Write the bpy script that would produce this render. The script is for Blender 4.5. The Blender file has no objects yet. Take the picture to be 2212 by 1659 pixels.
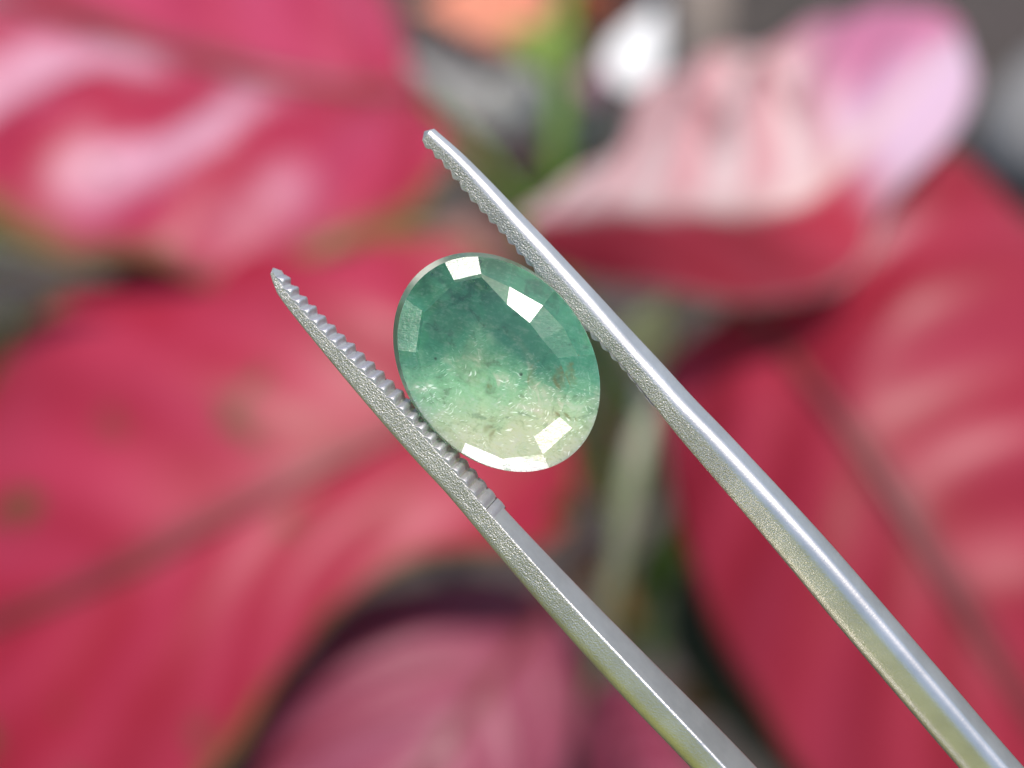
# Scale of this scene: 1 Blender unit = 1 centimetre.
import bpy, bmesh, math, random
from mathutils import Vector, Matrix
import numpy as np

random.seed(7)
R = math.radians
scene = bpy.context.scene
C = scene.collection

# ------------------------------------------------------------------ camera
FOCUS = 6.0
PITCH = R(40)
cam_d = bpy.data.cameras.new('camera')
cam = bpy.data.objects.new('camera', cam_d)
C.objects.link(cam)
cam.location = (0, 0, 38)
cam.rotation_euler = (R(90) - PITCH, 0, 0)
cam_d.sensor_width = 36
cam_d.lens = 49.9
cam_d.clip_start = 0.05
cam_d.clip_end = 5000
cam_d.dof.use_dof = True
cam_d.dof.focus_distance = 5.93
cam_d.dof.aperture_fstop = 0.195
cam_d.dof.aperture_blades = 0
scene.camera = cam
CX = Vector((1, 0, 0))
CY = Vector((0, math.sin(PITCH), math.cos(PITCH)))
CZ = Vector((0, -math.cos(PITCH), math.sin(PITCH)))      # towards the camera
FPX = 2212 * 49.9 / 36                                    # the photo measured 2212 x 1659


def P(px, py, d):
    """A point of the place seen at (px, py), d centimetres in front of the lens."""
    x = (px - 1106) / FPX * d
    y = (829.5 - py) / FPX * d
    return cam.location + CX * x + CY * y - CZ * d


def G(px, py, z=0.0):
    """Where the sight line through (px, py) meets the height z."""
    a = P(px, py, 1.0) - cam.location
    return cam.location + a * ((z - cam.location.z) / a.z)


# ------------------------------------------------------------------ sky, sun, exposure
Lc = Vector((0.20, 0.70, 0.68)).normalized()
L = (CX * Lc.x + CY * Lc.y + CZ * Lc.z).normalized()
world = bpy.data.worlds.new('World')
scene.world = world
world.use_nodes = True
wn = world.node_tree
bg = wn.nodes['Background']
sky = wn.nodes.new('ShaderNodeTexSky')
sky.sky_type = 'NISHITA'
sky.sun_disc = False
sky.sun_elevation = math.asin(L.z)
sky.sun_rotation = math.atan2(L.x, L.y)
sky.dust_density = 2.0
wn.links.new(sky.outputs[0], bg.inputs[0])
bg.inputs[1].default_value = 0.15
sun_d = bpy.data.lights.new('sun', 'SUN')
sun_d.energy = 3.4
sun_d.angle = R(0.53)
sun_d.color = (1.0, 0.94, 0.86)
sun = bpy.data.objects.new('sun', sun_d)
C.objects.link(sun)
sun.location = (0, 0, 150)
sun.rotation_euler = L.to_track_quat('Z', 'Y').to_euler()
scene.view_settings.view_transform = 'Standard'
scene.view_settings.look = 'None'
scene.view_settings.exposure = 0.13
scene.view_settings.gamma = 1.0
scene.cycles.max_bounces = 12
scene.cycles.transmission_bounces = 10
scene.cycles.sample_clamp_indirect = 6


# ------------------------------------------------------------------ small helpers
def tag(o, label=None, cat=None, group=None, kind=None):
    if label: o['label'] = label
    if cat: o['category'] = cat
    if group: o['group'] = group
    if kind: o['kind'] = kind
    return o


def link(name, me, mats=None, parent=None, loc=None):
    o = bpy.data.objects.new(name, me)
    C.objects.link(o)
    for m in (mats if isinstance(mats, (list, tuple)) else [mats] if mats else []):
        me.materials.append(m)
    if parent is not None:
        o.parent = parent
        bpy_root = parent
        off = Vector((0, 0, 0))
        while bpy_root is not None:
            off += bpy_root.location
            bpy_root = bpy_root.parent
        o.location = -off
    if loc is not None:
        o.location = loc
    return o


def empty(name, loc):
    o = bpy.data.objects.new(name, None)
    C.objects.link(o)
    o.location = loc
    o.empty_display_size = 0.5
    return o


def spline(pts, n):
    """n points along a Catmull-Rom curve through pts (tuples of any size)."""
    p = np.array(pts, float)
    k = len(p)
    ext = np.vstack([2 * p[0] - p[1], p, 2 * p[-1] - p[-2]])
    seg = np.linalg.norm((p[1:] - p[:-1])[:, :2], axis=1) + 1e-9
    acc = np.concatenate([[0], np.cumsum(seg)])
    out = []
    for s in np.linspace(0, acc[-1], n):
        i = min(max(int(np.searchsorted(acc, s, 'right') - 1), 0), k - 2)
        t = (s - acc[i]) / seg[i]
        a, b, c, d = ext[i], ext[i + 1], ext[i + 2], ext[i + 3]
        out.append(0.5 * (2 * b + (c - a) * t + (2 * a - 5 * b + 4 * c - d) * t * t + (3 * b - a - 3 * c + d) * t ** 3))
    return np.array(out)


class N:
    """Short-hand for node building."""
    def __init__(self, name):
        self.m = bpy.data.materials.new(name)
        self.m.use_nodes = True
        self.t = self.m.node_tree
        self.b = self.t.nodes['Principled BSDF']
        self.out = self.t.nodes['Material Output']

    def n(self, typ, **kw):
        x = self.t.nodes.new('ShaderNode' + typ)
        for k, v in kw.items():
            setattr(x, k, v)
        return x

    def l(self, a, b):
        self.t.links.new(a, b)

    def val(self, sock, v):
        if hasattr(v, 'is_linked') or isinstance(v, bpy.types.NodeSocket):
            self.l(v, sock)
        else:
            sock.default_value = v

    def math(self, op, a, b=0.0, c=0.0, clamp=False):
        x = self.n('Math', operation=op, use_clamp=clamp)
        for s, v in zip(x.inputs, (a, b, c)):
            self.val(s, v)
        return x.outputs[0]

    def mix(self, f, a, b, blend='MIX'):
        x = self.n('Mix', data_type='RGBA', blend_type=blend)
        self.val(x.inputs[0], f)
        self.val(x.inputs[6], a)
        self.val(x.inputs[7], b)
        return x.outputs[2]

    def ramp(self, f, stops, interp='LINEAR'):
        x = self.n('ValToRGB')
        x.color_ramp.interpolation = interp
        e = x.color_ramp.elements
        while len(e) < len(stops):
            e.new(0.5)
        for k, (p, c) in zip(e, stops):
            k.position = p
            k.color = c if len(c) == 4 else (*c, 1)
        self.val(x.inputs[0], f)
        return x.outputs[0]

    def step(self, f, a, b):
        x = self.n('MapRange', interpolation_type='SMOOTHSTEP')
        self.val(x.inputs[0], f)
        x.inputs[1].default_value = a
        x.inputs[2].default_value = b
        return x.outputs[0]

    def noise(self, vec, scale, detail=3, rough=0.55, dist=0.0):
        x = self.n('TexNoise')
        if vec is not None:
            self.l(vec, x.inputs['Vector'])
        x.inputs['Scale'].default_value = scale
        x.inputs['Detail'].default_value = detail
        x.inputs['Roughness'].default_value = rough
        x.inputs['Distortion'].default_value = dist
        return x.outputs['Fac']

    def mapping(self, vec, scale=(1, 1, 1), rot=(0, 0, 0), loc=(0, 0, 0)):
        x = self.n('Mapping')
        self.l(vec, x.inputs[0])
        x.inputs['Scale'].default_value = scale
        x.inputs['Rotation'].default_value = rot
        x.inputs['Location'].default_value = loc
        return x.outputs[0]

    def obj(self):
        return self.n('TexCoord').outputs['Object']

    def bump(self, h, strength, dist):
        x = self.n('Bump')
        self.val(x.inputs['Height'], h)
        x.inputs['Strength'].default_value = strength
        x.inputs['Distance'].default_value = dist
        self.l(x.outputs[0], self.b.inputs['Normal'])
        return x

    def set(self, **kw):
        for k, v in kw.items():
            self.val(self.b.inputs[k.replace('_', ' ')], v)
        return self


# ------------------------------------------------------------------ materials
def col(c):
    return (*c, 1)


def leaf_material(name, deep, rose, rib, margin, spots=(0.10, 0.085, 0.02), spot_amt=0.62, rough=0.46,
                  half=None, margin_at=0.90, translucent=0.30, coat=0.12, tip=None, vein_k=7.0, streak=None, blush_sheen=None):
    m = N(name)
    at = m.n('Attribute', attribute_name='blade')
    sx = m.n('SeparateXYZ')
    m.l(at.outputs['Vector'], sx.inputs[0])
    u, v = sx.outputs[0], sx.outputs[1]
    av = m.math('ABSOLUTE', v)
    ob = m.obj()
    # blush between the side veins
    ph = m.math('SUBTRACT', m.math('MULTIPLY', u, vein_k), m.math('MULTIPLY', av, 1.7))
    wob = m.noise(ob, 0.35, 3)
    ph = m.math('ADD', ph, m.math('MULTIPLY', wob, 1.2))
    band = m.math('MULTIPLY_ADD', m.math('SINE', m.math('MULTIPLY', ph, 6.283)), 0.5, 0.5)
    big = m.step(m.noise(ob, 0.28, 2), 0.35, 0.68)
    f = m.math('ADD', m.math('MULTIPLY', band, 0.45), m.math('MULTIPLY', big, 0.55), clamp=True)
    c = m.mix(f, col(deep), col(rose))
    if half:
        c2 = m.mix(m.step(band, 0.2, 0.8), col(half[0]), col(half[1]))
        if streak:
            st = m.step(m.noise(m.mapping(at.outputs['Vector'], (5.0, 1.6, 1), (0, 0, R(38))), 2.4, 2), 0.52, 0.68)
            sm = m.math('MULTIPLY', m.step(v, 0.15, 0.35), m.math('SUBTRACT', 1.0, m.step(v, 0.75, 0.95)))
            sm = m.math('MULTIPLY', sm, m.math('MULTIPLY', m.step(u, 0.22, 0.35), m.math('SUBTRACT', 1.0, m.step(u, 0.58, 0.70))))
            c2 = m.mix(m.math('MULTIPLY', st, sm), c2, col(streak))
        c = m.mix(m.step(m.math('ADD', v, m.math('MULTIPLY', m.math('SUBTRACT', wob, 0.5), 0.5)), -0.22, -0.02), c, c2)
    if blush_sheen:  # paler tissue and sun sheen, both painted as one tint
        bc, u0, u1, v0, v1, amt = blush_sheen
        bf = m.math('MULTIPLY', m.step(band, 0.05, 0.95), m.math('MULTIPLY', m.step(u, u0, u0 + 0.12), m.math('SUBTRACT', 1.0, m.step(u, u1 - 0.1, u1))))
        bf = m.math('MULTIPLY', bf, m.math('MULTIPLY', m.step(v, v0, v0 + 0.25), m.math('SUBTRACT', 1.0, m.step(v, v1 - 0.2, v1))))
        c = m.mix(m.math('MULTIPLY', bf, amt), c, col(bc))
    if tip:
        tv_ = m.math('ADD', v, m.math('MULTIPLY', m.math('SUBTRACT', wob, 0.5), 0.4))
        c = m.mix(m.step(u, 0.60, 0.76), c, m.mix(m.step(tv_, 0.02, 0.38), col(tip[0]), col(tip[1])))  # lilac sheen painted into the tip colour, pink above it
    # freckles, rib and green margin
    sp = m.step(m.noise(ob, 0.75, 2, 0.5), spot_amt, spot_amt + 0.10)
    c = m.mix(m.math('MULTIPLY', sp, 0.8), c, col(spots))
    ribf = m.math('SUBTRACT', 1.0, m.step(av, 0.025, 0.085))
    c = m.mix(m.math('MULTIPLY', ribf, 0.7), c, col(rib))
    ed = m.step(m.math('ADD', av, m.math('MULTIPLY', m.math('SUBTRACT', wob, 0.5), 0.25)), margin_at, margin_at + 0.10)
    c = m.mix(m.math('MULTIPLY', ed, 0.9), c, col(margin))
    m.set(Base_Color=c, Roughness=rough, IOR=1.38, Coat_Weight=coat, Coat_Roughness=0.36)
    m.bump(m.noise(ob, 9.0, 4), 0.10, 0.05)
    tr = m.n('BsdfTranslucent')
    m.l(c, tr.inputs[0])
    mx = m.n('MixShader')
    mx.inputs[0].default_value = translucent
    m.l(m.b.outputs[0], mx.inputs[1])
    m.l(tr.outputs[0], mx.inputs[2])
    m.l(mx.outputs[0], m.out.inputs[0])
    return m.m


M_red = leaf_material('red_leaf', (0.38, 0.013, 0.036), (0.50, 0.042, 0.095), (0.19, 0.04, 0.035), (0.20, 0.15, 0.035))
M_red1 = leaf_material('blush_sheen_leaf', (0.42, 0.016, 0.050), (0.54, 0.060, 0.14), (0.15, 0.055, 0.03), (0.20, 0.15, 0.035), vein_k=4.2, spot_amt=0.70,
                       blush_sheen=((0.82, 0.50, 0.62), 0.20, 1.2, -0.95, 0.05, 0.72))  # paler tissue plus sun sheen, put into the leaf colour
M_red2 = leaf_material('crimson_leaf', (0.33, 0.012, 0.030), (0.45, 0.035, 0.075), (0.085, 0.022, 0.022), (0.24, 0.05, 0.035), spot_amt=0.74,
                        blush_sheen=((0.78, 0.42, 0.60), -0.2, 0.27, 0.50, 1.4, 0.7))  # lilac sun highlight near the right edge, put into the colour
M_pale = leaf_material('pale_pink_leaf', (0.58, 0.04, 0.075), (0.64, 0.075, 0.13), (0.80, 0.58, 0.55), (0.74, 0.56, 0.55),
                       half=((0.76, 0.43, 0.44), (0.91, 0.72, 0.70)), streak=(0.42, 0.16, 0.17), translucent=0.4, tip=((0.80, 0.58, 0.72), (0.68, 0.24, 0.40)), spot_amt=0.95, rough=0.42)
M_magenta = leaf_material('magenta_leaf', (0.25, 0.028, 0.06), (0.40, 0.10, 0.165), (0.16, 0.06, 0.07), (0.12, 0.07, 0.05), spot_amt=0.70)
M_silver = leaf_material('silver_leaf', (0.33, 0.35, 0.36), (0.46, 0.46, 0.46), (0.30, 0.32, 0.22), (0.22, 0.26, 0.14), spot_amt=0.8)
M_salmon = leaf_material('salmon_petal', (0.82, 0.24, 0.14), (0.90, 0.42, 0.28), (0.72, 0.24, 0.12), (0.85, 0.32, 0.20), spot_amt=0.95)
M_orange = leaf_material('orange_petal', (0.52, 0.13, 0.07), (0.66, 0.22, 0.12), (0.40, 0.10, 0.05), (0.5, 0.16, 0.08), spot_amt=0.95)
M_white = leaf_material('white_petal', (0.84, 0.83, 0.82), (0.88, 0.87, 0.86), (0.80, 0.80, 0.76), (0.84, 0.83, 0.82), spot_amt=0.97, translucent=0.0)
M_lilac = leaf_material('lilac_petal', (0.36, 0.17, 0.24), (0.44, 0.25, 0.33), (0.30, 0.14, 0.2), (0.36, 0.2, 0.26), spot_amt=0.95)
M_green = leaf_material('green_leaf', (0.055, 0.11, 0.015), (0.11, 0.19, 0.03), (0.14, 0.2, 0.05), (0.10, 0.15, 0.03), spots=(0.03, 0.06, 0.012))
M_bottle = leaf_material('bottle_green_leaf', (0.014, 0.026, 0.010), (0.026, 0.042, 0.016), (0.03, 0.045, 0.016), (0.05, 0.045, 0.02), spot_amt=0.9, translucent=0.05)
M_lime = leaf_material('lime_leaf', (0.16, 0.26, 0.03), (0.26, 0.36, 0.06), (0.2, 0.28, 0.06), (0.2, 0.28, 0.05), spot_amt=0.9)
M_pgreen = leaf_material('pale_green_leaf', (0.24, 0.28, 0.14), (0.40, 0.42, 0.27), (0.34, 0.38, 0.2), (0.22, 0.26, 0.1), spot_amt=0.85)
M_tan = leaf_material('dry_leaf', (0.20, 0.10, 0.035), (0.33, 0.17, 0.07), (0.22, 0.11, 0.05), (0.2, 0.12, 0.04), spots=(0.06, 0.05, 0.02), spot_amt=0.55)
M_dusty = leaf_material('dusty_pink_leaf', (0.42, 0.18, 0.16), (0.52, 0.30, 0.27), (0.3, 0.18, 0.1), (0.3, 0.2, 0.1), spot_amt=0.6)


def stem_material(name, a, b):
    m = N(name)
    ob = m.obj()
    c = m.mix(m.step(m.noise(ob, 1.1, 3), 0.35, 0.65), col(a), col(b))
    m.set(Base_Color=c, Roughness=0.45)
    m.bump(m.noise(m.mapping(ob, (6, 6, 1)), 2.0, 3), 0.2, 0.05)
    return m.m


M_stem = stem_material('green_stem', (0.08, 0.17, 0.010), (0.14, 0.26, 0.025))
M_pstem = stem_material('pale_stem', (0.30, 0.33, 0.20), (0.42, 0.43, 0.32))
M_vstem = stem_material('violet_stem', (0.10, 0.055, 0.065), (0.17, 0.09, 0.10))
M_rib = stem_material('midrib', (0.15, 0.022, 0.024), (0.20, 0.04, 0.034))


def soil_material():
    m = N('soil')
    ob = m.obj()
    n1 = m.noise(ob, 0.9, 6, 0.65)
    n2 = m.noise(ob, 0.09, 3)
    c = m.ramp(n1, [(0.30, (0.018, 0.014, 0.011)), (0.52, (0.055, 0.044, 0.037)), (0.75, (0.11, 0.092, 0.078))])
    c = m.mix(m.step(n2, 0.40, 0.62), c, col((0.060, 0.046, 0.041)))
    sx = m.n('SeparateXYZ')
    m.l(ob, sx.inputs[0])
    edge = m.math('ADD', sx.outputs[1], m.math('MULTIPLY', n2, 16.0))
    lawn = m.math('SUBTRACT', 1.0, m.step(edge, 2.0, 12.0))
    gr = m.mix(m.step(m.noise(ob, 2.2, 5, 0.7), 0.3, 0.7), col((0.13, 0.15, 0.025)), col((0.29, 0.31, 0.065)))
    c = m.mix(lawn, c, gr)
    m.set(Base_Color=c, Roughness=0.92)
    m.bump(n1, 0.8, 0.5)
    return m.m


M_soil = soil_material()


def stone_material(name, a, b):
    m = N(name)
    ob = m.obj()
    c = m.mix(m.noise(ob, 1.6, 5), col(a), col(b))
    m.set(Base_Color=c, Roughness=0.85)
    m.bump(m.noise(ob, 5, 4), 0.3, 0.1)
    return m.m


M_stone = stone_material('grey_stone', (0.17, 0.165, 0.16), (0.32, 0.31, 0.30))
M_dark = stone_material('dark_bark', (0.028, 0.022, 0.020), (0.060, 0.048, 0.044))
M_wood = stone_material('weathered_wood', (0.30, 0.235, 0.19), (0.42, 0.34, 0.28))


def metal_material(name, grain, tint=(0.80, 0.77, 0.73), rough=0.38):
    m = N(name)
    at = m.n('Attribute', attribute_name='run')
    vec = at.outputs['Vector']
    # short scratches running across the arm, plus a fine grit
    scr = m.noise(m.mapping(vec, (30, 7, 7)), 4.5, 4, 0.7)
    grit = m.noise(vec, 130.0, 2, 0.6)
    fine = m.noise(m.mapping(vec, (2.0, 30, 30)), 2.0, 3)
    h = m.math('ADD', m.math('MULTIPLY', scr, 0.8), m.math('MULTIPLY', grit, 0.9))
    h = m.math('ADD', h, m.math('MULTIPLY', fine, 0.25))
    # the grit is only on the ground-flat front face near the teeth
    sx = m.n('SeparateXYZ')
    m.l(at.outputs['Vector'], sx.inputs[0])
    bm_ = m.bump(h, 1.0, 0.0095)
    g = m.n('Attribute', attribute_name='grit')
    m.val(bm_.inputs['Strength'], m.math('MULTIPLY_ADD', g.outputs['Fac'], grain, 0.10))
    c = m.mix(m.step(m.noise(vec, 7, 4), 0.3, 0.7), col(tint), col(tuple(t * 0.86 for t in tint)))
    m.set(Base_Color=c, Metallic=0.96, Roughness=m.math('MULTIPLY_ADD', m.math('SUBTRACT', 1.0, m.step(sx.outputs[0], 0.3, 3.0)), 0.12, rough - 0.02))
    return m.m


M_metal = metal_material('brushed_steel', 1.0)
M_tooth = metal_material('tooth_steel', 0.3, (0.72, 0.69, 0.71), 0.42)


# ------------------------------------------------------------------ builders for foliage
def blade(name, left, mid, right, mat, parent, ripple=0.10, waves=7, arch=0.15, nu=70, nv=17, thick=0.05, label=None, rib=True, slant=1.7, seed=0, crinkle=0.06):
    """A leaf between its two edge curves and its midrib; every point is (px, py, depth)."""
    rnd = random.Random(seed)
    a, b, c = spline(left, nu), spline(mid, nu), spline(right, nu)
    W = lambda q: np.array(P(*q))
    A, B, D = [np.array([W(q) for q in s]) for s in (a, b, c)]
    vs, uv = [], []
    tv = np.linspace(-1, 1, 2 * nv + 1)
    ph = rnd.random() * 6
    for i in range(nu):
        u = i / (nu - 1)
        up = np.cross(A[i] - B[i], B[min(i + 1, nu - 1)] - B[max(i - 1, 0)])
        nn = np.linalg.norm(up)
        up = up / nn if nn > 1e-9 else np.array(CZ)
        if up @ np.array(CZ) < 0:
            up = -up
        for t in tv:
            s = abs(t)
            E = D[i] if t < 0 else A[i]
            p = B[i] * (1 - s) + E * s
            wid = np.linalg.norm(E - B[i])
            k = math.sin(math.pi * min(s, 1.0) ** 1.1)
            h = arch * wid * k * 0.5
            sg = 0.0 if t < 0 else 0.45
            h += ripple * wid * 0.35 * math.sin(2 * math.pi * (waves * u - slant * s + sg) + ph) * min(1, s * 2.2) * (1 - 0.3 * s)
            h += crinkle * wid * 0.3 * math.sin(2 * math.pi * (waves * 0.43 * u + 0.8 * t) + 2.1 * ph) * s
            vs.append(tuple(p + up * h))
            uv.append((u, float(t), 0))
    n = len(tv)
    fs = [(i * n + j, i * n + j + 1, (i + 1) * n + j + 1, (i + 1) * n + j) for i in range(nu - 1) for j in range(n - 1)]
    me = bpy.data.meshes.new(name)
    me.from_pydata(vs, [], fs)
    at = me.attributes.new('blade', 'FLOAT_VECTOR', 'POINT')
    at.data.foreach_set('vector', [x for q in uv for x in q])
    me.shade_smooth()
    o = link(name, me, mat, parent)
    so = o.modifiers.new('thickness', 'SOLIDIFY')
    so.thickness = thick
    so.offset = -1
    if label:
        o['label'] = label
    if rib:
        w = np.linalg.norm(A - D, axis=1).max()
        pts = [Vector(B[i]) + CZ * 0.025 for i in range(0, nu, 3)]
        tube('midrib', pts, [max(0.02, w * 0.018 * (1 - 0.75 * i / len(pts))) for i in range(len(pts))], M_rib, o)
    return o


def tube_mesh(name, pts, rad, seg=12):
    bm = bmesh.new()
    rings = []
    up = Vector((0.31, 0.2, 0.93)).normalized()
    for i, p in enumerate(pts):
        p = Vector(p)
        t = (Vector(pts[min(i + 1, len(pts) - 1)]) - Vector(pts[max(i - 1, 0)])).normalized()
        x = t.cross(up)
        if x.length < 1e-3:
            x = t.cross(Vector((1, 0, 0)))
        x.normalize()
        y = t.cross(x)
        r = rad[i] if isinstance(rad, (list, tuple)) else rad
        rings.append([bm.verts.new(p + (x * math.cos(k * 2 * math.pi / seg) + y * math.sin(k * 2 * math.pi / seg)) * r) for k in range(seg)])
    for a, b in zip(rings, rings[1:]):
        for k in range(seg):
            bm.faces.new((a[k], a[(k + 1) % seg], b[(k + 1) % seg], b[k]))
    bm.faces.new(rings[0][::-1])
    bm.faces.new(rings[-1])
    bmesh.ops.recalc_face_normals(bm, faces=bm.faces)
    for f in bm.faces:
        f.smooth = len(f.verts) == 4
    me = bpy.data.meshes.new(name)
    bm.to_mesh(me)
    bm.free()
    return me


def tube(name, pts, rad, mat, parent=None, label=None):
    o = link(name, tube_mesh(name, pts, rad), mat, parent)
    if label:
        o['label'] = label
    return o


def curve_tube(name, pts, r0, r1, mat, parent, label=None, n=26):
    """A stem through world points, radius r0 to r1."""
    s = spline([tuple(p) for p in pts], n)
    return tube(name, [Vector(q) for q in s], [r0 + (r1 - r0) * i / (n - 1) for i in range(n)], mat, parent, label)


def small_leaf(name, base, tip, width, mat, parent, label=None, bow=0.0, dedge=(0.6, -0.3), waves=4, shape=0.55, rib=False, ripple=0.08, seed=1):
    """A small blade or petal from base to tip (px, py, depth), width in photo pixels."""
    b, t = np.array(base, float), np.array(tip, float)
    d = t - b
    ln = math.hypot(d[0], d[1])
    nx, ny = -d[1] / ln, d[0] / ln
    mid, le, ri = [], [], []
    for k in range(9):
        s = k / 8
        w = width / 2 * (math.sin(math.pi * min(0.985, max(0.02, s)) ** shape) if s < 1 else 0.02)
        w = max(w, 0.6)
        q = b + d * s
        q[0] += nx * bow * math.sin(math.pi * s)
        q[1] += ny * bow * math.sin(math.pi * s)
        mid.append(tuple(q))
        f = w / (width / 2)
        le.append((q[0] + nx * w, q[1] + ny * w, q[2] + dedge[0] * f))
        ri.append((q[0] - nx * w, q[1] - ny * w, q[2] + dedge[1] * f))
    return blade(name, le, mid, ri, mat, parent, label=label, waves=waves, nu=28, nv=8, rib=rib, ripple=ripple, seed=seed, thick=0.03)


# ------------------------------------------------------------------ ground
def ground():
    bm = bmesh.new()
    n, S = 120, 220
    grid = []
    rnd = random.Random(3)
    for j in range(n + 1):
        row = []
        for i in range(n + 1):
            x = -S + 2 * S * i / n
            y = -S + 2 * S * j / n + 60
            z = 0.35 * math.sin(x * 0.21 + 1.3) * math.cos(y * 0.17) + rnd.uniform(-0.22, 0.22) - 0.3
            row.append(bm.verts.new((x, y, z)))
        grid.append(row)
    for j in range(n):
        for i in range(n):
            bm.faces.new((grid[j][i], grid[j][i + 1], grid[j + 1][i + 1], grid[j + 1][i]))
    # the sheet runs on flat to the horizon
    big = 6000
    o = [grid[0][0], grid[0][n], grid[n][n], grid[n][0]]
    oc = [bm.verts.new((sx * big, sy * big, -0.6)) for sx, sy in ((-1, -1), (1, -1), (1, 1), (-1, 1))]
    for sd in range(4):
        e = [[grid[0][i] for i in range(n + 1)], [grid[j][n] for j in range(n + 1)],
             [grid[n][n - i] for i in range(n + 1)], [grid[n - j][0] for j in range(n + 1)]][sd]
        a, b = oc[sd], oc[(sd + 1) % 4]
        for k in range(n):
            bm.faces.new((e[k + 1], e[k], a)) if k < n // 2 else bm.faces.new((e[k + 1], e[k], b))
        bm.faces.new((e[n // 2], a, b))
    me = bpy.data.meshes.new('ground')
    bmesh.ops.recalc_face_normals(bm, faces=bm.faces)
    bm.to_mesh(me)
    bm.free()
    me.shade_smooth()
    o = link('ground', me, M_soil)
    tag(o, kind='structure')
    return o


ground()

# ------------------------------------------------------------------ the red plant
base0 = G(1330, 1560, 0)
plant = empty('foliage_plant', base0)
tag(plant, 'red leaved foliage plant with broad glossy leaves filling the blurred background', 'plant')

blade('leaf',
      [(910, 205, 27.5), (886, 130, 29), (850, 20, 30.5), (770, -70, 31.5), (500, -220, 33), (100, -300, 33), (-300, -260, 32), (-520, -110, 29)],
      [(908, 213, 27.4), (740, 200, 26.6), (560, 168, 26.2), (330, 105, 26.4), (100, 30, 26.8), (-200, -60, 27.6), (-525, -105, 28.8)],
      [(906, 212, 27.3), (965, 320, 25), (915, 440, 23.4), (770, 545, 22.3), (520, 600, 21.8), (250, 575, 21.8), (0, 515, 22.3), (-300, 360, 23.6), (-520, -95, 28.6)],
      M_red1, plant, ripple=0.12, waves=5, arch=0.20, seed=11, slant=1.4, crinkle=0.02,
      label='large red leaf at upper left with a brown midrib and pale pink sheen')
blade('leaf',
      [(1190, 790, 22.5), (1060, 560, 22.6), (800, 490, 22.6), (500, 520, 22.6), (200, 590, 22.6), (70, 680, 22.4), (-40, 860, 22), (-200, 1100, 21.6), (-320, 1430, 21)],
      [(1192, 800, 22.4), (1000, 872, 21.4), (850, 940, 20.8), (650, 1040, 20.2), (450, 1140, 19.8), (250, 1240, 19.6), (0, 1340, 19.8), (-330, 1440, 20.9)],
      [(1196, 810, 22.4), (1248, 1000, 21.5), (1232, 1150, 21), (1100, 1195, 20.4), (930, 1205, 20), (760, 1290, 19.6), (620, 1440, 19.2), (500, 1640, 19), (300, 1800, 18.9), (0, 1850, 19), (-320, 1450, 20.8)],
      M_red, plant, ripple=0.075, waves=4, arch=0.16, crinkle=0.04, seed=5, slant=1.5,
      label='crimson leaf at left below the tweezers with a slanting dark midrib')
blade('leaf',
      [(1612, 650, 20.40), (1750, 602, 20.40), (1890, 440, 20.0), (2030, 345, 20.2), (2170, 420, 20.2), (2350, 600, 19.9), (2560, 1000, 18.90), (2520, 1500, 17.90), (2410, 1790, 17.40)],
      [(1600, 668, 20.40), (1680, 745, 19.40), (1790, 880, 18.40), (1930, 1090, 17.60), (2060, 1300, 17.20), (2230, 1560, 17.00), (2405, 1800, 17.30)],
      [(1580, 672, 20.40), (1445, 790, 20.40), (1440, 950, 19.80), (1480, 1180, 18.80), (1565, 1400, 18.00), (1705, 1650, 17.40), (1950, 1860, 17.00), (2395, 1810, 17.30)],
      M_red2, plant, ripple=0.10, waves=5, arch=0.16, crinkle=0.03, seed=2, slant=1.3,
      label='deep red leaf filling the right side behind the tweezers with a dark midrib')
blade('leaf',
      [(1120, 478, 21.70), (1330, 345, 22.60), (1375, 235, 23.40), (1520, 140, 23.80), (1700, 84, 23.70), (1880, 40, 23.20), (2000, 22, 22.60), (2066, 60, 21.80)],
      [(1125, 490, 21.60), (1340, 446, 19.40), (1600, 452, 18.20), (1760, 410, 18.20), (1880, 300, 18.80), (1990, 170, 20.00), (2072, 80, 21.60)],
      [(1130, 500, 21.60), (1230, 590, 20.6), (1450, 640, 19.0), (1690, 652, 18.5), (1850, 590, 18.4), (1915, 440, 18.7), (2040, 310, 19.3), (2098, 190, 20.3), (2076, 90, 21.5)],
      M_pale, plant, ripple=0.07, waves=6, arch=0.16, seed=8, rib=False,
      label='curled leaf at upper right, pale pink above and red beneath its fold')
blade('leaf',
      [(1190, 1285, 23.80), (1000, 1245, 23.30), (775, 1300, 22.30), (615, 1445, 21.30), (525, 1630, 20.80), (480, 1850, 20.30), (790, 1900, 19.80)],
      [(1200, 1290, 23.80), (1120, 1400, 21.80), (1020, 1530, 20.80), (900, 1700, 20.10), (800, 1890, 19.80)],
      [(1210, 1292, 23.80), (1262, 1420, 22.80), (1250, 1600, 21.80), (1200, 1800, 20.80), (1000, 1950, 20.10), (812, 1902, 19.80)],
      M_magenta, plant, ripple=0.18, waves=4, arch=0.22, seed=4,
      label='dull magenta leaf at the bottom centre, lower than the rest')
blade('leaf',
      [(1280, 1500, 20.70), (1330, 1470, 19.70), (1440, 1560, 18.70), (1520, 1700, 17.70), (1500, 1850, 16.70)],
      [(1278, 1510, 20.70), (1320, 1560, 19.20), (1380, 1680, 17.70), (1490, 1860, 16.70)],
      [(1276, 1520, 20.70), (1262, 1600, 19.70), (1270, 1720, 18.70), (1350, 1850, 17.70), (1480, 1870, 16.70)],
      M_magenta, plant, ripple=0.1, waves=4, seed=9, label='small pink leaf low beside the violet stalk')
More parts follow.
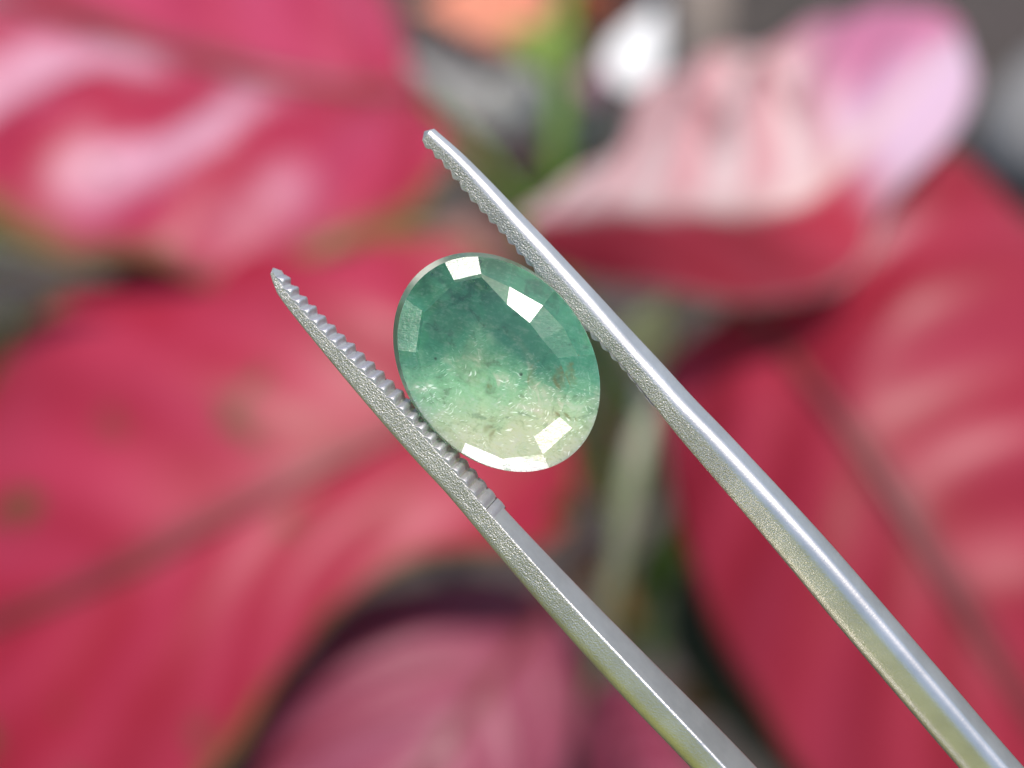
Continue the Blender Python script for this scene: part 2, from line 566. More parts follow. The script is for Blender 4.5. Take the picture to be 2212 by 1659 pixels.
# stalks of those leaves, down to the soil
crown = P(1345, 1130, 20.8)
curve_tube('stem', [P(1400, 860, 20.2), P(1388, 960, 20.4), crown, P(1300, 1330, 21.5), P(1265, 1500, 23.5), base0], 0.17, 0.36, M_pstem, plant)
curve_tube('stalk', [P(1192, 800, 22.5), P(1260, 900, 22.2), P(1330, 1050, 21.2), crown], 0.12, 0.18, M_stem, plant)
curve_tube('stalk', [P(1600, 668, 20.5), P(1500, 640, 20.9), P(1425, 760, 20.6), P(1400, 880, 20.3)], 0.12, 0.2, M_pstem, plant)
curve_tube('stalk', [P(1125, 490, 19.6), P(1180, 640, 22.4), P(1300, 820, 21.6), P(1380, 940, 20.5)], 0.09, 0.16, M_stem, plant)
curve_tube('stalk', [P(908, 208, 27.6), P(1040, 330, 29), P(1200, 560, 25), P(1370, 900, 20.6)], 0.10, 0.18, M_stem, plant)
curve_tube('stalk', [P(1205, 1292, 27.1), P(1260, 1200, 22.5), P(1330, 1170, 21.2)], 0.12, 0.16, M_vstem, plant)
curve_tube('stalk', [P(1256, 1430, 24.6), P(1248, 1560, 25.0), P(1236, 1700, 25.6), base0 + Vector((-0.8, -2.5, 0))], 0.13, 0.17, M_vstem, plant)
small_leaf('sheath', (1370, 790, 19.0), (1440, 640, 18.7), 125, M_pgreen, plant, label='pale green leaf sheath behind the right tweezer arm', seed=3)
small_leaf('sheath', (1560, 690, 24.5), (1680, 655, 23), 70, M_pgreen, plant, seed=6)
small_leaf('leaf', (1300, 1090, 25), (1330, 860, 24.5), 170, M_dusty, plant, label='dusty pink young leaf below the gem', seed=7)
small_leaf('leaf', (1395, 1100, 29), (1290, 740, 27), 110, M_green, plant, label='narrow olive green leaf beside the gem', seed=17)

# ------------------------------------------------------------------ low growth between the leaves
def ground_plant(px, py, label, cat='plant', name='seedling', group=None):
    o = empty(name, G(px, py, 0))
    tag(o, label, cat, group)
    return o


p1 = ground_plant(1440, 1330, 'olive and ochre undergrowth round the foot of the red plant', name='undergrowth_plant')
for k, (b, t, w, m) in enumerate([
        ((1400, 1330, 36), (1480, 1080, 33), 120, M_green), ((1380, 1350, 37), (1230, 1190, 35), 90, M_tan),
        ((1420, 1400, 37), (1470, 1240, 34), 110, M_pgreen), ((1340, 1400, 38), (1440, 1200, 36), 90, M_green),
        ((1450, 1500, 38), (1590, 1540, 36), 80, M_tan), ((1330, 1250, 36), (1290, 1060, 34), 60, M_dark)]):
    small_leaf('leaf', b, t, w, m, p1, seed=20 + k)
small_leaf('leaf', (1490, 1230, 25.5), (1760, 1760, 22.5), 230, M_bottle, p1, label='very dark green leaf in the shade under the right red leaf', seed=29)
curve_tube('stem', [P(1400, 1330, 36), P(1405, 1420, 38), G(1440, 1330, 0)], 0.12, 0.2, M_stem, p1)

p2 = ground_plant(60, 420, 'silvery grey leaved plant between the two red leaves at the left edge', name='silver_plant')
small_leaf('leaf', (-130, 566, 21.2), (250, 604, 21.0), 92, M_silver, p2, seed=31, dedge=(0.8, -0.8))
small_leaf('leaf', (330, 500, 36), (60, 520, 34), 70, M_pgreen, p2, seed=32)
small_leaf('leaf', (180, 620, 34), (520, 560, 29), 80, M_tan, p2, seed=33)
curve_tube('stem', [P(-130, 566, 21.2), P(-80, 560, 34), G(60, 420, 0)], 0.15, 0.3, M_stem, p2)

p3 = ground_plant(20, 700, 'mottled brown and orange leaves at the left edge behind the crimson leaf', name='mottled_plant')
small_leaf('leaf', (-80, 980, 30), (110, 640, 27), 190, M_tan, p3, seed=41)
small_leaf('leaf', (-140, 700, 32), (60, 800, 28), 120, M_dusty, p3, seed=42)
curve_tube('stem', [P(-80, 980, 30), P(-60, 900, 38), G(20, 700, 0)], 0.15, 0.3, M_stem, p3)

# ------------------------------------------------------------------ the flowering plant behind
fp_base = G(1190, 560, 0)
fp = empty('flowering_plant', fp_base)
tag(fp, 'blurred flowering plant with a dark green stem, salmon petals and grey leaves behind the tweezers', 'plant')
curve_tube('stem', [P(1216, -60, 41), P(1213, 100, 39.5), P(1206, 260, 39), P(1190, 430, 39.5), P(1180, 520, 44), fp_base], 0.30, 0.36, M_stem, fp)
for k, (b, t, w, m) in enumerate([
        ((1190, 20, 42), (900, 10, 40), 190, M_salmon), ((1210, 20, 43), (1370, 10, 42), 130, M_orange),
        ((1215, 120, 39), (1085, 70, 38.5), 110, M_lime), ((1210, 160, 39.5), (1250, 60, 39), 70, M_lime),
        ((1195, 260, 42), (860, 120, 41), 150, M_silver), ((1200, 250, 42), (1060, 150, 41), 120, M_silver),
        ((1215, 330, 42), (1370, 210, 40), 110, M_silver), ((1190, 330, 44), (900, 270, 40), 130, M_dusty),
        ((1180, 430, 44), (980, 330, 41), 130, M_tan), ((1205, 440, 44), (1360, 330, 42), 140, M_tan),
        ((1180, 520, 44), (850, 520, 40), 120, M_dusty), ((1150, 540, 45), (820, 470, 42), 110, M_pgreen),
        ((1210, 420, 43), (1110, 430, 42), 110, M_green), ((1200, 380, 43), (1330, 420, 41), 80, M_green)]):
    small_leaf('petal' if m in (M_salmon, M_orange) else 'leaf', b, t, w, m, fp, seed=50 + k)
fw = empty('flower', P(1330, 185, 43))
tag(fw, 'white and lilac flower right of the dark green stem', 'flower')
for k, (b, t, w, m) in enumerate([((1345, 185, 40), (1428, 5, 42), 118, M_white), ((1330, 180, 41), (1235, 170, 40), 90, M_lilac), ((1340, 190, 41.6), (1440, 200, 41), 70, M_lilac)]):
    small_leaf('petal', b, t, w, m, fw, seed=70 + k)
curve_tube('stalk', [P(1333, 188, 41.3), P(1300, 300, 43), P(1190, 560, 50), G(1200, 540, 0)], 0.08, 0.14, M_stem, fw)

# weathered post, boulder and dark log at the back
post_b = G(1500, 210, 0)
o = tube('wooden_post', [post_b + Vector((0.05 * z, 0.9 * z, z)) for z in (-0.8, 6, 12, 18, 24, 29.8, 30)], [1.7, 1.68, 1.66, 1.66, 1.64, 1.62, 1.5], M_wood)
tag(o, 'weathered taupe wooden post leaning behind the white petal', 'post')


def boulder(name, c, r, mat, seed):
    bm = bmesh.new()
    bmesh.ops.create_icosphere(bm, subdivisions=4, radius=1)
    rnd = random.Random(seed)
    ax = [Vector((rnd.uniform(-1, 1), rnd.uniform(-1, 1), rnd.uniform(-1, 1))) * 2.2 for _ in range(7)]
    for v in bm.verts:
        k = 1 + sum(0.05 * math.sin(v.co.dot(a) * 1.6 + i) for i, a in enumerate(ax))
        v.co = Vector((v.co.x * r[0], v.co.y * r[1], v.co.z * r[2])) * k
    me = bpy.data.meshes.new(name)
    bm.to_mesh(me)
    bm.free()
    me.shade_smooth()
    return link(name, me, mat, loc=c)


o = boulder('stone', G(2290, 330, 0) + Vector((0, 0, 1.5)), (4.5, 5, 3.5), M_stone, 2)
tag(o, 'pale grey stone on the dark soil at the right edge', 'stone')


# ------------------------------------------------------------------ the gem
GD = 5.97
PXC = GD / FPX
gem_c = P(1072, 782, GD)
GA, GB, GTH = 257 * PXC, 201 * PXC, R(37.7)
PAV = 0.30
LONG = Vector((-math.sin(GTH), math.cos(GTH)))
SHORT = Vector((math.cos(GTH), math.sin(GTH)))


def ell(r, az, off=(0, 0)):
    """Point at elliptical radius r in azimuth az (0 = to the right, 90 = up)."""
    d = Vector((math.cos(az), math.sin(az)))
    k = r / math.hypot(d.dot(SHORT) / GB, d.dot(LONG) / GA)
    return d * k + Vector(off)


def dome(p, h, e):
    q = Vector((p.dot(SHORT) / GB, p.dot(LONG) / GA))
    r = max(q.length, 1e-6)
    g = -h * e * r ** (e - 2)
    return h * (1 - r ** e), SHORT * (g * q.x / GB) + LONG * (g * q.y / GA)


GOFF = (0.011, -0.010)          # the crown sits a little off centre on the girdle
# azimuths of the facet edges, and the radii of the break and of the table edge there
FAC = [(118, .800, .775), (101, .815, .78), (82, .745, .575), (53, .77, .54), (29, .79, .53), (6, .80, .60), (-17, .81, .68),
       (-41, .82, .68), (-64, .85, .68), (-88, .87, .845), (-113, .87, .845), (-138, .85, .825), (-163, .82, .795), (172, .80, .775), (145, .80, .775)]
NEAR_SUN = {('outer', 0): (5.2, 23.4), ('inner', 2): (7.5, 19.5), ('outer', 13): (-3.0, 15.0), ('inner', 7): (5.0, 16.5), ('outer', 8): (3.5, 13.5), ('outer', 9): (6.0, 15.0),
            ('outer', 1): (6.0, 31.0), ('outer', 2): (15.0, 29.0)}


def build_gem():
    """A worn native-cut oval: flat table, two rows of crown facets, girdle, three rows of pavilion facets."""
    bm = bmesh.new()
    kind = bm.faces.layers.int.new('kind')
    lay = bm.faces.layers.float.new('polish')
    nrm = {}
    n = len(FAC)
    sub = 9
    T, B, G0, G1 = [], [], [], []
    for a, rb, rt in FAC:
        up = 0.5 + 0.5 * math.sin(R(a))
        p = ell(rb, R(a), GOFF)
        q = ell(rt, R(a), GOFF)
        z1 = 0.028 + math.tan(R(9 + 17 * up)) * p.length * (0.975 - rb) / rb
        z2 = z1 + math.tan(R(9 + 9 * up)) * (p - q).length
        B.append(bm.verts.new((p.x, p.y, z1)))
        T.append(bm.verts.new((q.x, q.y, z2)))
    az = []
    for i in range(n):
        a, b = FAC[i][0], FAC[(i + 1) % n][0]
        if b > a: b -= 360
        az += [a + (b - a) * k / sub for k in range(sub)]
    for a in az:
        p = ell(0.975, R(a), GOFF); G0.append(bm.verts.new((p.x, p.y, 0.022 + 0.006 * math.cos(R(a * 7)))))
        p = ell(1.0, R(a)); G1.append(bm.verts.new((p.x, p.y, -0.018)))
    rr = random.Random(4)

    def put(vs, k, pol, over=None):
        f = bm.faces.new(vs)
        f[kind] = k
        f[lay] = pol
        f.normal_update()
        if over:
            nn = Vector((math.tan(R(over[0])), math.tan(R(over[1])), 1)).normalized()
        else:
            nn = f.normal.copy()
            if k != 4 and nn.z < 0: nn = -nn
        nrm[f] = nn
        return f
    put(T, 0, 0.12)
    for i in range(n):
        j = (i + 1) % n
        o = NEAR_SUN.get(('inner', i))
        put([T[i], B[i], B[j], T[j]], 1 if o else 2, 0.62 if o else {3: 1.15, 4: 0.95}.get(i, rr.uniform(0.08, 0.3)), o)
        arc = [G0[(i * sub + k) % (n * sub)] for k in range(sub + 1)]
        o = NEAR_SUN.get(('outer', i))
        put([B[i]] + arc + [B[j]], 1 if o else 2, 0.03 if i in (1, 2) else 0.66 if o else rr.uniform(0.05, 0.25), o)
    m = n * sub
    for k in range(m):
        put([G0[k], G1[k], G1[(k + 1) % m], G0[(k + 1) % m]], 3, 1.0)
    # pavilion facets, cut from a block hanging under the girdle
    pb = bmesh.new()
    top = [pb.verts.new(v.co) for v in G1]
    bot = [pb.verts.new((v.co.x, v.co.y, -PAV)) for v in G1]
    for k in range(m):
        pb.faces.new((bot[k], bot[(k + 1) % m], top[(k + 1) % m], top[k]))
    pb.faces.new(top); pb.faces.new(bot[::-1])
    for row, (r, cnt, e) in enumerate(((0.86, 16, 2.0), (0.55, 12, 2.0), (0.25, 8, 2.0))):
        for k in range(cnt):
            p = ell(r, 2 * math.pi * (k + 0.3 + 0.5 * row) / cnt)
            z, gr = dome(p, PAV, e)
            q = bmesh.ops.bisect_plane(pb, geom=pb.verts[:] + pb.edges[:] + pb.faces[:], dist=1e-6, plane_co=Vector((p.x, p.y, -z - 0.03)),
                                       plane_no=Vector((-gr.x, -gr.y, -1)).normalized(), clear_outer=True)
            ed = [g for g in q['geom_cut'] if isinstance(g, bmesh.types.BMEdge) and len(g.link_faces) < 2]
            if len(ed) > 2:
                bmesh.ops.contextual_create(pb, geom=ed)
    bmesh.ops.recalc_face_normals(pb, faces=pb.faces)
    vm = {}
    for v in pb.verts:
        near = min(G1, key=lambda g: (g.co - v.co).length_squared)
        vm[v] = near if (near.co - v.co).length < 1e-4 else bm.verts.new(v.co)
    for f in pb.faces:
        vs = [vm[v] for v in f.verts]
        if len(set(vs)) < 3 or f.normal.z > 0.9:
            continue
        try:
            g = bm.faces.new(vs)
        except ValueError:
            continue
        g[kind] = 4; g[lay] = 0.1
        nrm[g] = f.normal.copy()
    pb.free()
    bm.faces.index_update()
    order = {f.index: v for f, v in nrm.items()}
    for f in bm.faces:
        f.material_index = 1 if f[kind] == 3 else 0
        f.smooth = True
    kinds = [f[kind] for f in bm.faces]
    # outward winding everywhere
    for f in bm.faces:
        f.normal_update()
        c = f.calc_center_median()
        if f.normal.dot(Vector((c.x * 0.6, c.y * 0.6, c.z + 0.10))) < 0:
            f.normal_flip()
    me = bpy.data.meshes.new('gemstone')
    bm.to_mesh(me)
    bm.free()
    ln = []
    for p in me.polygons:
        k = kinds[p.index]
        for li in p.loop_indices:
            if k == 3:
                co = me.vertices[me.loops[li].vertex_index].co
                d = Vector((co.dot(SHORT.to_3d()) / GB ** 2, co.dot(LONG.to_3d()) / GA ** 2))
                s = (SHORT * d.x + LONG * d.y).normalized()
                az_ = math.degrees(math.atan2(co.y, co.x))
                glint = math.exp(-((az_ - 128) / 17) ** 4)       # normals on the upper left edge turned sunward for a glint
                ln.append(Vector((s.x, s.y, 0.45)).normalized().lerp(Vector((0.03, 0.36, 0.93)), glint).normalized())
            else:
                ln.append(order[p.index])
    me.normals_split_custom_set(ln)
    return me


def gem_material(name, frosted=False):
    m = N(name)
    ob0 = m.obj()
    vt = m.n('VectorTransform', vector_type='NORMAL', convert_from='WORLD', convert_to='OBJECT')
    m.l(m.n('NewGeometry').outputs['Normal'], vt.inputs[0])
    vs_ = m.n('VectorMath', operation='SCALE')
    m.l(vt.outputs[0], vs_.inputs[0])
    vs_.inputs['Scale'].default_value = -0.16
    va = m.n('VectorMath', operation='ADD')
    m.l(ob0, va.inputs[0])
    m.l(vs_.outputs[0], va.inputs[1])
    ob = va.outputs[0]
    sx = m.n('SeparateXYZ')
    m.l(ob, sx.inputs[0])
    x, y, z = sx.outputs
    cloud = m.noise(ob, 5.0, 3, 0.55, 0.4)
    mid = m.noise(ob, 22, 4, 0.6)
    fine = m.noise(ob, 75, 3, 0.6)
    silk = m.noise(m.mapping(m.mapping(ob, rot=(0, 0, R(20))), (10, 42, 20)), 2.2, 3, 0.6, 0.5)
    cl = m.math('SUBTRACT', cloud, 0.5)
    # colour zoning: blue-green above, straw-green below; the border is a blunt chevron
    yb = m.math('SUBTRACT', 0.105, m.math('MULTIPLY', m.math('ABSOLUTE', m.math('ADD', x, 0.083)), 0.46))
    d = m.math('ADD', m.math('SUBTRACT', y, yb), m.math('MULTIPLY', cl, 0.26))
    zone = m.step(d, -0.16, 0.10)
    low = m.mix(m.step(m.math('ADD', y, m.math('MULTIPLY', cl, 0.3)), -0.37, -0.06), col((0.93, 0.97, 0.62)), col((0.42, 0.80, 0.45)))
    low = m.mix(m.math('MULTIPLY', m.step(m.noise(ob, 6, 3), 0.50, 0.70), 0.5), low, col((0.50, 0.56, 0.28)))
    top = m.mix(m.step(m.math('ADD', y, m.math('MULTIPLY', cl, 0.5)), 0.12, 0.36), col((0.110, 0.47, 0.265)), col((0.038, 0.185, 0.098)))
    c = m.mix(zone, low, top)
    wd = m.math('ADD', m.math('MULTIPLY', y, 0.80), m.math('MULTIPLY', x, 0.60))
    wdg = m.math('MULTIPLY', m.step(m.math('ADD', wd, m.math('MULTIPLY', cl, 0.06)), 0.06, 0.10), m.math('SUBTRACT', 1.0, m.step(wd, 0.10, 0.30)))
    wdg = m.math('MULTIPLY', wdg, m.math('MULTIPLY', m.step(x, -0.10, 0.02), m.math('SUBTRACT', 1.0, m.step(x, 0.12, 0.26))))
    c = m.mix(m.math('MULTIPLY', wdg, 0.6), c, col((0.075, 0.33, 0.21)))
    # greener skin on the flanks
    rimf = m.step(m.math('ADD', m.math('ADD', m.math('MULTIPLY', x, 0.86), m.math('MULTIPLY', y, 0.50)), m.math('MULTIPLY', cl, 0.08)), 0.29, 0.375)
    c = m.mix(m.math('MULTIPLY', m.math('MULTIPLY', rimf, m.step(y, -0.28, 0.02)), 0.8), c, col((0.055, 0.17, 0.095)))
    rim2 = m.step(m.math('SUBTRACT', m.math('MULTIPLY', x, -0.82), m.math('MULTIPLY', y, 0.56)), 0.30, 0.385)
    c = m.mix(m.math('MULTIPLY', rim2, 0.85), c, col((0.075, 0.30, 0.20)))
    # lower edge painted pale in place of its inner reflections
    edge_refl = m.step(m.math('SUBTRACT', m.math('MULTIPLY', y, -1.0), m.math('MULTIPLY', x, 0.30)), 0.375, 0.43)
    c = m.mix(edge_refl, c, col((0.93, 0.96, 0.88)))
    # silk and grain
    g = m.math('ADD', m.math('MULTIPLY', m.math('SUBTRACT', fine, 0.5), 0.55), m.math('MULTIPLY', m.math('SUBTRACT', silk, 0.5), 0.60))
    g = m.math('ADD', g, m.math('MULTIPLY', m.math('SUBTRACT', mid, 0.5), 0.5))
    g = m.math('MULTIPLY', g, m.math('SUBTRACT', 1.0, m.math('MULTIPLY', zone, 0.45)))
    c = m.mix(m.math('MULTIPLY', g, 1.7, clamp=True), c, col((0.80, 0.90, 0.78)))
    c = m.mix(m.math('MULTIPLY', g, -1.5, clamp=True), c, m.mix(zone, col((0.20, 0.27, 0.14)), col((0.03, 0.11, 0.075))))
    pat = m.noise(m.mapping(ob, (1, 1, 1), loc=(0.7, 2.2, 0)), 13, 4, 0.62, 0.8)
    c = m.mix(m.math('MULTIPLY', m.math('MULTIPLY', m.step(pat, 0.50, 0.72), m.math('SUBTRACT', 1.0, zone)), 0.75), c, col((0.95, 0.96, 0.74)))
    c = m.mix(m.math('MULTIPLY', m.math('SUBTRACT', 1.0, m.step(pat, 0.30, 0.47)), 0.62), c, m.mix(zone, col((0.24, 0.36, 0.19)), col((0.035, 0.13, 0.085))))
    # bright feather inclusions
    fsum = 0.0
    jit = m.n('TexNoise')
    m.l(ob, jit.inputs['Vector'])
    jit.inputs['Scale'].default_value = 9.0
    jit.inputs['Detail'].default_value = 3.0
    jv = m.n('VectorMath', operation='MULTIPLY_ADD')
    m.l(jit.outputs['Color'], jv.inputs[0])
    jv.inputs[1].default_value = (0.09, 0.09, 0.05)
    m.l(ob, jv.inputs[2])
    for sc, rot, th, lo in ((0.8, 14, 0.20, 0.47), (0.9, -62, 0.22, 0.50), (1.4, 58, 0.25, 0.46), (2.2, -20, 0.28, 0.44)):
        vo = m.n('TexVoronoi', feature='F1')
        m.l(m.mapping(m.mapping(jv.outputs[0], rot=(0, 0, R(rot))), (12 * sc, 54 * sc, 13 * sc)), vo.inputs['Vector'])
        vo.inputs['Scale'].default_value = 1.15
        fl = m.math('SUBTRACT', 1.0, m.step(vo.outputs['Distance'], th * 0.3, th * 1.1))
        fl = m.math('MULTIPLY', fl, m.step(m.noise(m.mapping(ob, loc=(sc * 3, 1, 0)), 4.5, 2), lo, lo + 0.10))
        fl = m.math('MULTIPLY', fl, m.math('SUBTRACT', 0.68, m.math('MULTIPLY', zone, 0.64)))
        fsum = m.math('MAXIMUM', fsum, fl)
        c = m.mix(m.math('MULTIPLY', fl, 0.95), c, col((0.95, 0.98, 0.92)))
    # rusty stains and dark crystals
    st = m.step(m.noise(m.mapping(ob, (1, 1, 1), loc=(3.1, 1.7, 0)), 7.0, 3, 0.6, 0.8), 0.62, 0.74)
    c = m.mix(m.math('MULTIPLY', st, 0.7), c, col((0.32, 0.27, 0.06)))
    sp = m.n('TexVoronoi', feature='F1')
    m.l(ob, sp.inputs['Vector'])
    sp.inputs['Scale'].default_value = 13.0
    dk = m.math('SUBTRACT', 1.0, m.step(sp.outputs['Distance'], 0.05, 0.15))
    dk = m.math('MULTIPLY', dk, m.step(m.noise(ob, 5.5, 2), 0.50, 0.56))
    c = m.mix(m.math('MULTIPLY', dk, 0.85), c, col((0.03, 0.035, 0.015)))
    # clearest in the blue-green half, turbid where the feathers and the pale painted edge are
    tw_ = m.math('MULTIPLY_ADD', zone, 0.20, 0.46)
    tw_ = m.math('SUBTRACT', tw_, m.math('MULTIPLY', edge_refl, 0.30))
    tw_ = m.math('SUBTRACT', tw_, m.math('MULTIPLY', fsum, 0.60), clamp=True)
    po = m.n('Attribute', attribute_name='polish')
    b = m.b
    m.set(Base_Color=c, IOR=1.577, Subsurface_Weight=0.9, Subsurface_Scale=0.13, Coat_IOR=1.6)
    b.inputs['Subsurface Radius'].default_value = (0.8, 1.0, 0.85)
    if frosted:
        m.set(Base_Color=m.mix(0.35, c, col((0.80, 0.74, 0.64))), Roughness=0.30, Transmission_Weight=0.80, Coat_Weight=0.5, Coat_Roughness=0.25)
    else:
        m.set(Roughness=m.math('MULTIPLY_ADD', po.outputs['Fac'], 0.36, 0.03), Transmission_Weight=tw_,
              Coat_Weight=0.55, Coat_Roughness=m.math('MULTIPLY_ADD', po.outputs['Fac'], 0.36, 0.02))
    h = m.math('ADD', m.noise(ob, 60, 3), m.math('MULTIPLY', m.noise(m.mapping(ob, (40, 260, 40), (0, 0, R(20))), 1.0, 2), 0.6))
    bp = m.bump(h, 0.12, 0.004)
    if not frosted:
        m.val(bp.inputs['Strength'], m.math('MULTIPLY_ADD', m.step(po.outputs['Fac'], 0.5, 0.62), 0.42, 0.04))
    return m.m


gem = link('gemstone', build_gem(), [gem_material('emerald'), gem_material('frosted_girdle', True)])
gem.matrix_world = Matrix.Translation(gem_c) @ Matrix((CX, CY, CZ)).transposed().to_4x4()
tag(gem, 'oval faceted green gemstone, teal above and straw coloured below, gripped by tweezers', 'gemstone')

# ------------------------------------------------------------------ the tweezers
PHI = R(33)


def arm_stations(outer, inner, n):
    o, i = spline(outer, n), spline(inner, n)
    return o, i


def interp(xs, ys, t):
    return float(np.interp(t, xs, ys))


tw = empty('tweezers', P(3900, 3550, 5.3))
tag(tw, 'steel tweezers with two serrated arms holding the green gem', 'tweezers')


def build_arm(outer, inner, side, wkeys, dkeys, n_in, teeth, label):
    """side +1: the arm whose outer flank faces up-right, -1: the other one."""
    NS = 190
    PHI = R(33) if side > 0 else R(24)
    o, i = spline(outer, NS), spline(inner, NS)
    Ncs = 52
    vs, run, grit = [], [], []
    st = []
    acc = 0
    prev = None
    for k in range(NS):
        t = k / (NS - 1)
        cpx = (o[k] + i[k]) / 2
        D = interp(*dkeys, cpx[0] + cpx[1])
        tt = (o[min(k + 1, NS - 1)] + i[min(k + 1, NS - 1)] - o[max(k - 1, 0)] - i[max(k - 1, 0)])
        tt = tt / np.linalg.norm(tt)
        nn = np.array((tt[1], -tt[0]))                 # up-right of the arm, in pixels (y down)
        s = abs((o[k] - i[k]) @ nn)
        px = D / FPX
        c = P(cpx[0], cpx[1], D)
        w = interp(*wkeys, cpx[0] + cpx[1]) * px
        s *= px
        T = (CX * tt[0] - CY * tt[1]).normalized()
        Nn = CX * nn[0] - CY * nn[1]
        Nv = (Nn * math.cos(PHI) + CZ * math.sin(PHI)).normalized()
        Fv = (CZ * math.cos(PHI) - Nn * math.sin(PHI)).normalized()
        if prev is not None:
            acc += (c - prev).length
        prev = c
        soft = interp((0.7, 4.6), (0, 1), acc)
        near = interp((0, 1.5, 2.3, 3.2), (1, 0.95, 0.28, 0.06), acc)
        th = max((s - w * math.sin(PHI)) / math.cos(PHI), 0.02)
        for _ in range(5):                             # solve the thickness that gives the measured breadth
            hx, hy = th / 2, w / 2
            sm = min(hx, hy)
            # the front of each arm is ground flat by the teeth and swells into a round back behind them
            if side > 0:
                front = {1: (hx * (0.85 - 0.35 * soft), hy * (0.75 - 0.40 * soft)), -1: (sm * 0.10 + soft * hx * 1.15, sm * 0.10 + soft * hy * 0.85)}
            else:
                front = {-1: (sm * 0.6 + soft * hx * 1.15, sm * 0.6 + soft * hy * 0.5), 1: (sm * (0.08 + 0.16 * soft), sm * (0.08 + 0.16 * soft))}
            prof = []
            # corner list, counter-clockwise in (N, F): (sx, sy, radii)
            for sxn, syn, a0 in ((1, 1, 0), (-1, 1, 90), (-1, -1, 180), (1, -1, 270)):
                rx, ry = front[sxn] if syn > 0 else (sm * 0.5, sm * 0.5)
                for q in range(Ncs // 4):
                    a = R(a0 + 90 * q / (Ncs // 4 - 1))
                    fr = max(0.0, math.sin(a)) if syn == 1 else 0.0
                    if side > 0 and sxn == 1:
                        fr = max(0.0, (math.degrees(a) - 62) / 28) if syn == 1 else 0.0
                    prof.append((sxn * (hx - rx) + rx * math.cos(a), syn * (hy - ry) + ry * math.sin(a), fr))
            pr = [xx * math.cos(PHI) - yy * math.sin(PHI) for xx, yy, _f in prof]
            th = max(th + (s - (max(pr) - min(pr))) / math.cos(PHI), 0.02)
        c = c - Nn.normalized() * ((max(pr) + min(pr)) / 2)
        st.append((c, T, Nv, Fv, hx * 2, w, acc, cpx))
        for xx, yy, fr in prof:
            vs.append(c + Nv * xx + Fv * yy)
            run.append((acc, xx, yy))
            grit.append((0.05 + 0.95 * fr) * near)
    fs = []
    for k in range(NS - 1):
        for q in range(Ncs):
            q2 = (q + 1) % Ncs
            fs.append((k * Ncs + q, k * Ncs + q2, (k + 1) * Ncs + q2, (k + 1) * Ncs + q))
    # blunt, slightly domed tip
    c, T = st[0][0], st[0][1]
    vs.append(c - T * 0.022 + st[0][3] * 0.006)
    run.append((0, 0, 0)); grit.append(0.5)
    for q in range(Ncs):
        fs.append(((q + 1) % Ncs, q, len(vs) - 1))
    fs.append(tuple((NS - 1) * Ncs + q for q in range(Ncs)))
    me = bpy.data.meshes.new('arm')
    me.from_pydata([tuple(v) for v in vs], [], fs)
    bm = bmesh.new(); bm.from_mesh(me); bmesh.ops.recalc_face_normals(bm, faces=bm.faces); bm.to_mesh(me); bm.free()
    a = me.attributes.new('run', 'FLOAT_VECTOR', 'POINT'); a.data.foreach_set('vector', [x for q in run for x in q])
    a = me.attributes.new('grit', 'FLOAT', 'POINT'); a.data.foreach_set('value', grit)
    me.shade_smooth()
    me.set_sharp_from_angle(angle=R(38))
    arm = link('arm', me, M_metal, tw)
    arm['label'] = label
    # teeth: rounded ridges across the gripping face
    tm = tooth_mesh()
    total = st[-1][6]
    accs = [q[6] for q in st]
    s0, s1, pitch, hgt = teeth
    s = s0
    rr = random.Random(int(s1 * 10))
    while s < s1:
        k = min(max(int(np.searchsorted(accs, s)), 1), NS - 1)
        f = (s - accs[k - 1]) / (accs[k] - accs[k - 1])
        c, T, Nv, Fv, th, w = [a_ * (1 - f) + b_ * f for a_, b_ in zip(st[k - 1][:6], st[k][:6])]
        pos = c - Nv * (side * th / 2)
        fade = min(1.0, (s1 - s) / (pitch * 7) + 0.12)
        tooth = link('tooth', tm, None, arm)
        mat = Matrix((T * (pitch * 0.98), -Nv * side * (hgt * fade * rr.uniform(0.88, 1.1)), Fv * (w * 0.97))).transposed().to_4x4()
        tooth.matrix_basis = Matrix.Translation(pos - arm_world(arm)) @ mat
        s += pitch * rr.uniform(0.97, 1.03)
    return st


def arm_world(o):
    v = Vector((0, 0, 0))
    while o is not None:
        v += o.location
        o = o.parent
    return v


_tm = []


def tooth_mesh():
    """Unit ridge: x along the arm (-.5 to .5), y out of the face, z across the face."""
    if _tm:
        return _tm[0]
    bm = bmesh.new()
    prof = []
    for k in range(11):
        a = math.pi * k / 10
        prof.append((-0.5 + k / 10, (0.5 - 0.5 * math.cos(2 * a)) ** 0.8 - 0.12))
    nz = 9
    rows = []
    for j in range(nz + 1):
        zz = -0.5 + j / nz
        e = 1.0
        if j in (0, nz): e = 0.55
        elif j in (1, nz - 1): e = 0.9
        rows.append([bm.verts.new((x, y * e if y > 0 else y, zz)) for x, y in prof])
    for a, b in zip(rows, rows[1:]):
        for k in range(len(prof) - 1):
            bm.faces.new((a[k], a[k + 1], b[k + 1], b[k]))
        bm.faces.new((a[-1], a[0], b[0], b[-1]))
    bm.faces.new(rows[0]); bm.faces.new(rows[-1][::-1])
    bmesh.ops.recalc_face_normals(bm, faces=bm.faces)
    for f in bm.faces:
        f.smooth = len(f.verts) == 4
    me = bpy.data.meshes.new('tooth')
    rn = [(v.co.x * 0.06, v.co.y * 0.02, v.co.z * 0.15) for v in bm.verts]
    bm.to_mesh(me); bm.free()
    a = me.attributes.new('run', 'FLOAT_VECTOR', 'POINT'); a.data.foreach_set('vector', [x for q in rn for x in q])
    a = me.attributes.new('grit', 'FLOAT', 'POINT'); a.data.foreach_set('value', [0.5] * len(rn))
    me.materials.append(M_tooth)
    _tm.append(me)
    return me


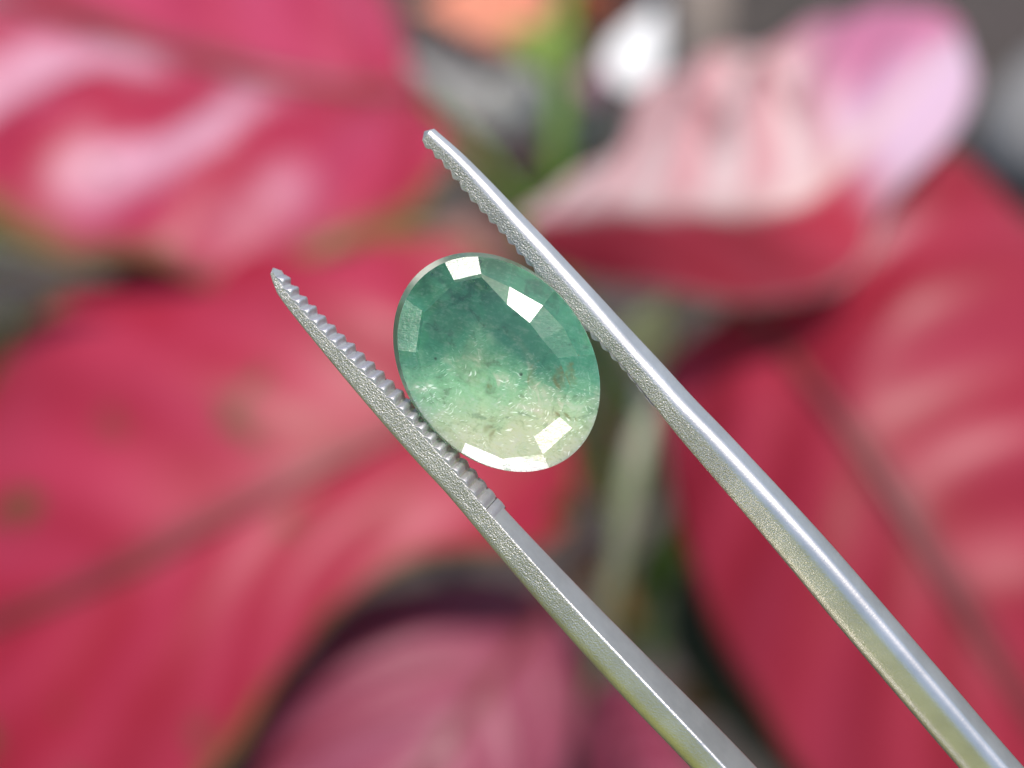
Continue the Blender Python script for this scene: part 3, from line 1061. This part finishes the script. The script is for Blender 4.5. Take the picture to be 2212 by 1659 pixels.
right_outer = [(938, 278), (1001, 333), (1068, 400), (1133, 468), (1200, 537), (1276, 618), (1352, 700), (1430, 783), (1504, 864), (1570, 932), (1690, 1060), (1806, 1187), (1953, 1357), (2080, 1504), (2212, 1657), (2700, 2210), (3300, 2870), (3900, 3560)]
right_inner = [(912, 304), (961, 354), (1020, 428), (1085, 500), (1145, 570), (1207, 643), (1254, 697), (1332, 778), (1387, 845), (1440, 913), (1493, 977), (1583, 1081), (1690, 1207), (1806, 1347), (1940, 1505), (2072, 1659), (2590, 2260), (3220, 2920), (3850, 3610)]
left_outer = [(588, 592), (604, 640), (700, 762), (800, 882), (890, 985), (965, 1065), (1055, 1172), (1200, 1342), (1350, 1508), (1495, 1659), (1700, 1880), (2200, 2360), (3000, 3030), (3760, 3650)]
left_inner = [(604, 584), (650, 642), (739, 732), (838, 827), (925, 916), (1009, 1009), (1100, 1112), (1250, 1270), (1410, 1432), (1560, 1583), (1760, 1790), (2260, 2300), (3050, 2980), (3810, 3590)]
DK = ((0, 1200, 2500, 3900, 7500), (6.06, 6.04, 5.98, 5.86, 5.35))
build_arm(right_outer, right_inner, 1, ((1200, 1500, 2300, 3700, 7000), (30, 44, 72, 90, 110)), DK, 0, (0.03, 1.47, 0.060, 0.024), 'upper right arm, bright along its outer flank')
build_arm(left_outer, left_inner, -1, ((1180, 1400, 2200, 3200, 7000), (36, 54, 78, 120, 135)), DK, 0, (0.05, 1.42, 0.0575, 0.026), 'lower left arm showing its toothed gripping face')
# the welded heel where the two arms meet, far outside the picture
bm = bmesh.new()
bmesh.ops.create_cube(bm, size=1)
bmesh.ops.bevel(bm, geom=bm.edges[:], offset=0.08, segments=3, affect='EDGES')
tdir = (P(3900, 3560, 5.3) - P(3300, 2900, 5.42)).normalized()
nrm = CZ.cross(tdir).normalized()
for v in bm.verts:
    v.co = P(3930, 3700, 5.33) + tdir * v.co.x * 0.7 + nrm * v.co.y * 0.42 + tdir.cross(nrm) * v.co.z * 0.34
me = bpy.data.meshes.new('heel')
bm.to_mesh(me); bm.free()
link('heel', me, M_metal, tw)
